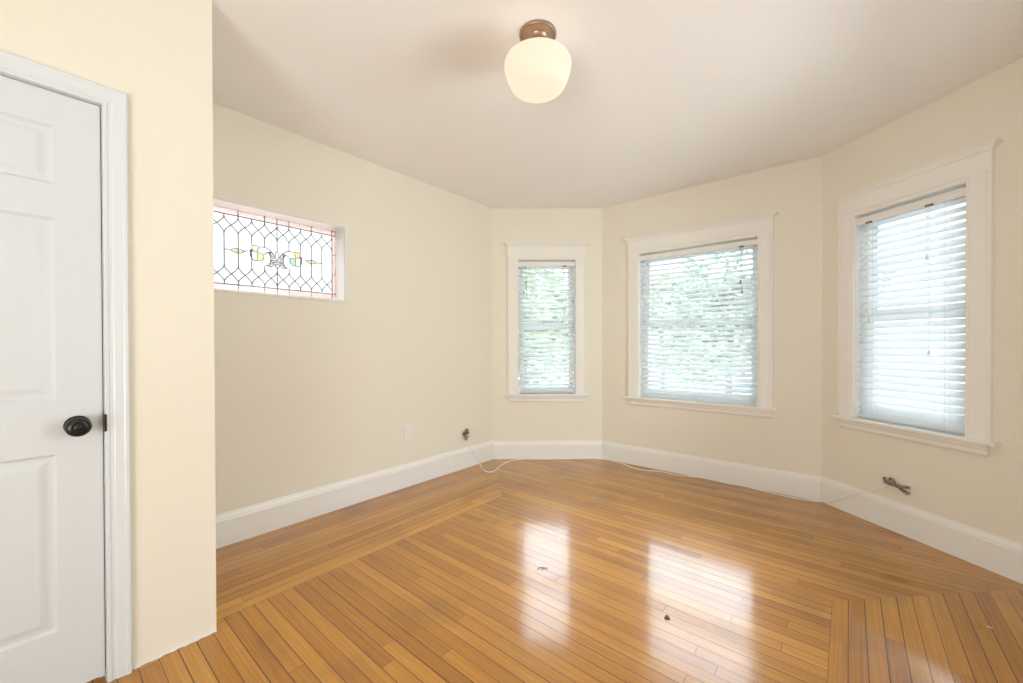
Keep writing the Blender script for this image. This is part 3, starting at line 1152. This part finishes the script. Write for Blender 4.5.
mb = MB()
mb.tube([(p.x, p.y, max(p.z, .0039)) for p in catmull(cab)], .0038, 8)
tag(mb.build('white_cable', M['cable'], smooth=True), 'thin white cable trailing along the floor at the foot of the bay baseboards', 'cable')

# ------------------------------------------------------------------ scraps on the floor
mb = MB()
mb.prism([(-.012, -.008), (.012, -.010), (.009, .004), (.001, .014), (-.005, .008)], -.002, .002)
o = mb.build('dry_leaf_scrap', M['scrap'])
o.rotation_euler = (R(-86), 0, .5)
o.location = (-.602, 1.764, .0035)
tag(o, 'small brown dry leaf scrap lying on the floor in front of the middle bay window', 'scrap')
mb = MB()
mb.tube([(-.030, -.010, .001), (-.020, .010, .001), (.0, .012, .001), (.012, .006, .001)], .0022, 6, flat=.4)
mb.tube([(-.008, -.016, .001), (.002, .010, .001)], .0020, 6, flat=.4)
mb.tube([(.012, .008, .001), (.016, -.006, .001), (.024, .010, .001)], .0020, 6, flat=.4)
o = mb.build('tape_residue', M['residue'])
o.location = (-1.238, 1.735, 0.0006)
o.rotation_euler = (0, 0, YAW)
tag(o, 'grey smear of old tape residue stuck on the floorboards before the narrow bay window', 'residue')
mb = MB()
mb.tube([(-.008, 0, .0016), (0, .003, .0024), (.008, -.001, .0016)], .0014, 6)
o = mb.build('paint_chip', M['plate'])
o.location = (.453, 2.562, 0)
tag(o, 'tiny white paint chip on the boards near the right bay wall', 'chip')

# ------------------------------------------------------------------ outdoors
GZ = -3.4
mb = MB()
mb.box(-70, 70, 4.6, 90, GZ - .3, GZ)
mb.build('ground', M['paving'], kind='structure')


def house(name, x0, x1, y, z1, mat, label, wins, roof=1.8, depth=7.0):
    root = empty(name, ((x0 + x1) / 2, y, GZ), 0, label, 'house')
    w_ = (x1 - x0) / 2
    hh = z1 - GZ
    mb = MB()
    mb.box(-w_, w_, 0, depth, 0, hh)
    mb.build('wall', M[mat], root)
    mb = MB()
    mb.prism([(-w_ - .35, hh), (w_ + .35, hh), (0, hh + roof)], -.35, depth + .35)
    mb.build('roof', M['roof'], root)
    for (wx, wz, ww, wh) in wins:
        mb = MB()
        t_ = .1
        mb.box(wx - ww / 2 - t_, wx + ww / 2 + t_, -.06, 0, wz - t_, wz)
        mb.box(wx - ww / 2 - t_, wx + ww / 2 + t_, -.06, 0, wz + wh, wz + wh + t_)
        mb.box(wx - ww / 2 - t_, wx - ww / 2, -.06, 0, wz, wz + wh)
        mb.box(wx + ww / 2, wx + ww / 2 + t_, -.06, 0, wz, wz + wh)
        mb.box(wx - ww / 2, wx + ww / 2, -.05, 0, wz + wh / 2 - .03, wz + wh / 2 + .03)
        f_ = mb.build('window', M['house_trim'], root)
        mb = MB()
        mb.box(wx - ww / 2, wx + ww / 2, -.02, .01, wz, wz + wh)
        mb.build('pane', M['house_glass'], f_)
    return root


house('neighbour_house', .9, 7.9, 13.5, 3.0, 'siding_pink', 'pale pinkish neighbouring house outside the window with the mostly closed blind', [(-2.3, 2.2, .9, 1.5), (.4, 2.2, .9, 1.5), (-2.3, 4.6, .9, 1.3)], 2.4)
house('street_house', -9.6, -3.4, 24.0, -.2, 'siding_pale', 'pale house across the street seen low through the middle blind', [(-1.8, 1.2, .9, 1.4), (.6, 1.2, .9, 1.4), (2.3, 1.2, .9, 1.4)], 1.3)


def tree(x, y, h, r_, mat, label, seed, n_leaf=4800, cz=.66):
    rnd = random.Random(seed)
    root = empty('garden_tree', (x, y, GZ), 0, label, 'tree', group='trees outside the bay')
    mb = MB()
    mb.tube([(0, 0, 0), (.05, .02, h * .3), (-.05, .05, h * .55), (0, 0, h * .8)], lambda t_: .18 * (1 - .75 * t_), 10)
    for i in range(6):
        a_ = i * 1.05
        mb.tube([(0, 0, h * (.35 + .05 * i)), (math.cos(a_) * r_ * .4, math.sin(a_) * r_ * .4, h * (.5 + .05 * i)), (math.cos(a_) * r_ * .8, math.sin(a_) * r_ * .8, h * (.58 + .05 * i))], lambda t_: .05 * (1 - .8 * t_), 7)
    mb.build('trunk', M['bark'], root)
    mb = MB()
    lumps = [(rnd.gauss(0, r_ * .45), rnd.gauss(0, r_ * .45), h * cz + rnd.gauss(0, h * .115), r_ * rnd.uniform(.3, .55)) for _ in range(14)]
    for i in range(n_leaf):
        lx, ly, lz, lr = rnd.choice(lumps)
        v_ = Vector((rnd.gauss(0, 1), rnd.gauss(0, 1), rnd.gauss(0, 1))).normalized() * lr * rnd.uniform(.7, 1.05)
        c_ = Vector((lx, ly, lz)) + v_
        s_ = rnd.uniform(.13, .24)
        u_ = Vector((rnd.gauss(0, 1), rnd.gauss(0, 1), rnd.gauss(0, .6))).normalized()
        w_ = u_.cross(Vector((rnd.gauss(0, 1), rnd.gauss(0, 1), rnd.gauss(0, 1)))).normalized()
        mb.add([c_ - u_ * s_, c_ + w_ * s_ * .45, c_ + u_ * s_, c_ - w_ * s_ * .45], [(0, 1, 2, 3)])
    mb.build('foliage', M[mat], root)
    return root


tree(-7.6, 21.5, 10.0, 2.1, 'leaf_a', 'light green tree outside the left part of the middle bay window', 1)
tree(-3.4, 16.3, 9.6, 2.0, 'leaf_b', 'mid green tree outside the right part of the middle bay window', 2)
tree(-7.6, 9.6, 8.0, 2.2, 'leaf_a', 'leafy tree outside the narrow bay window nearest the stained glass', 3)
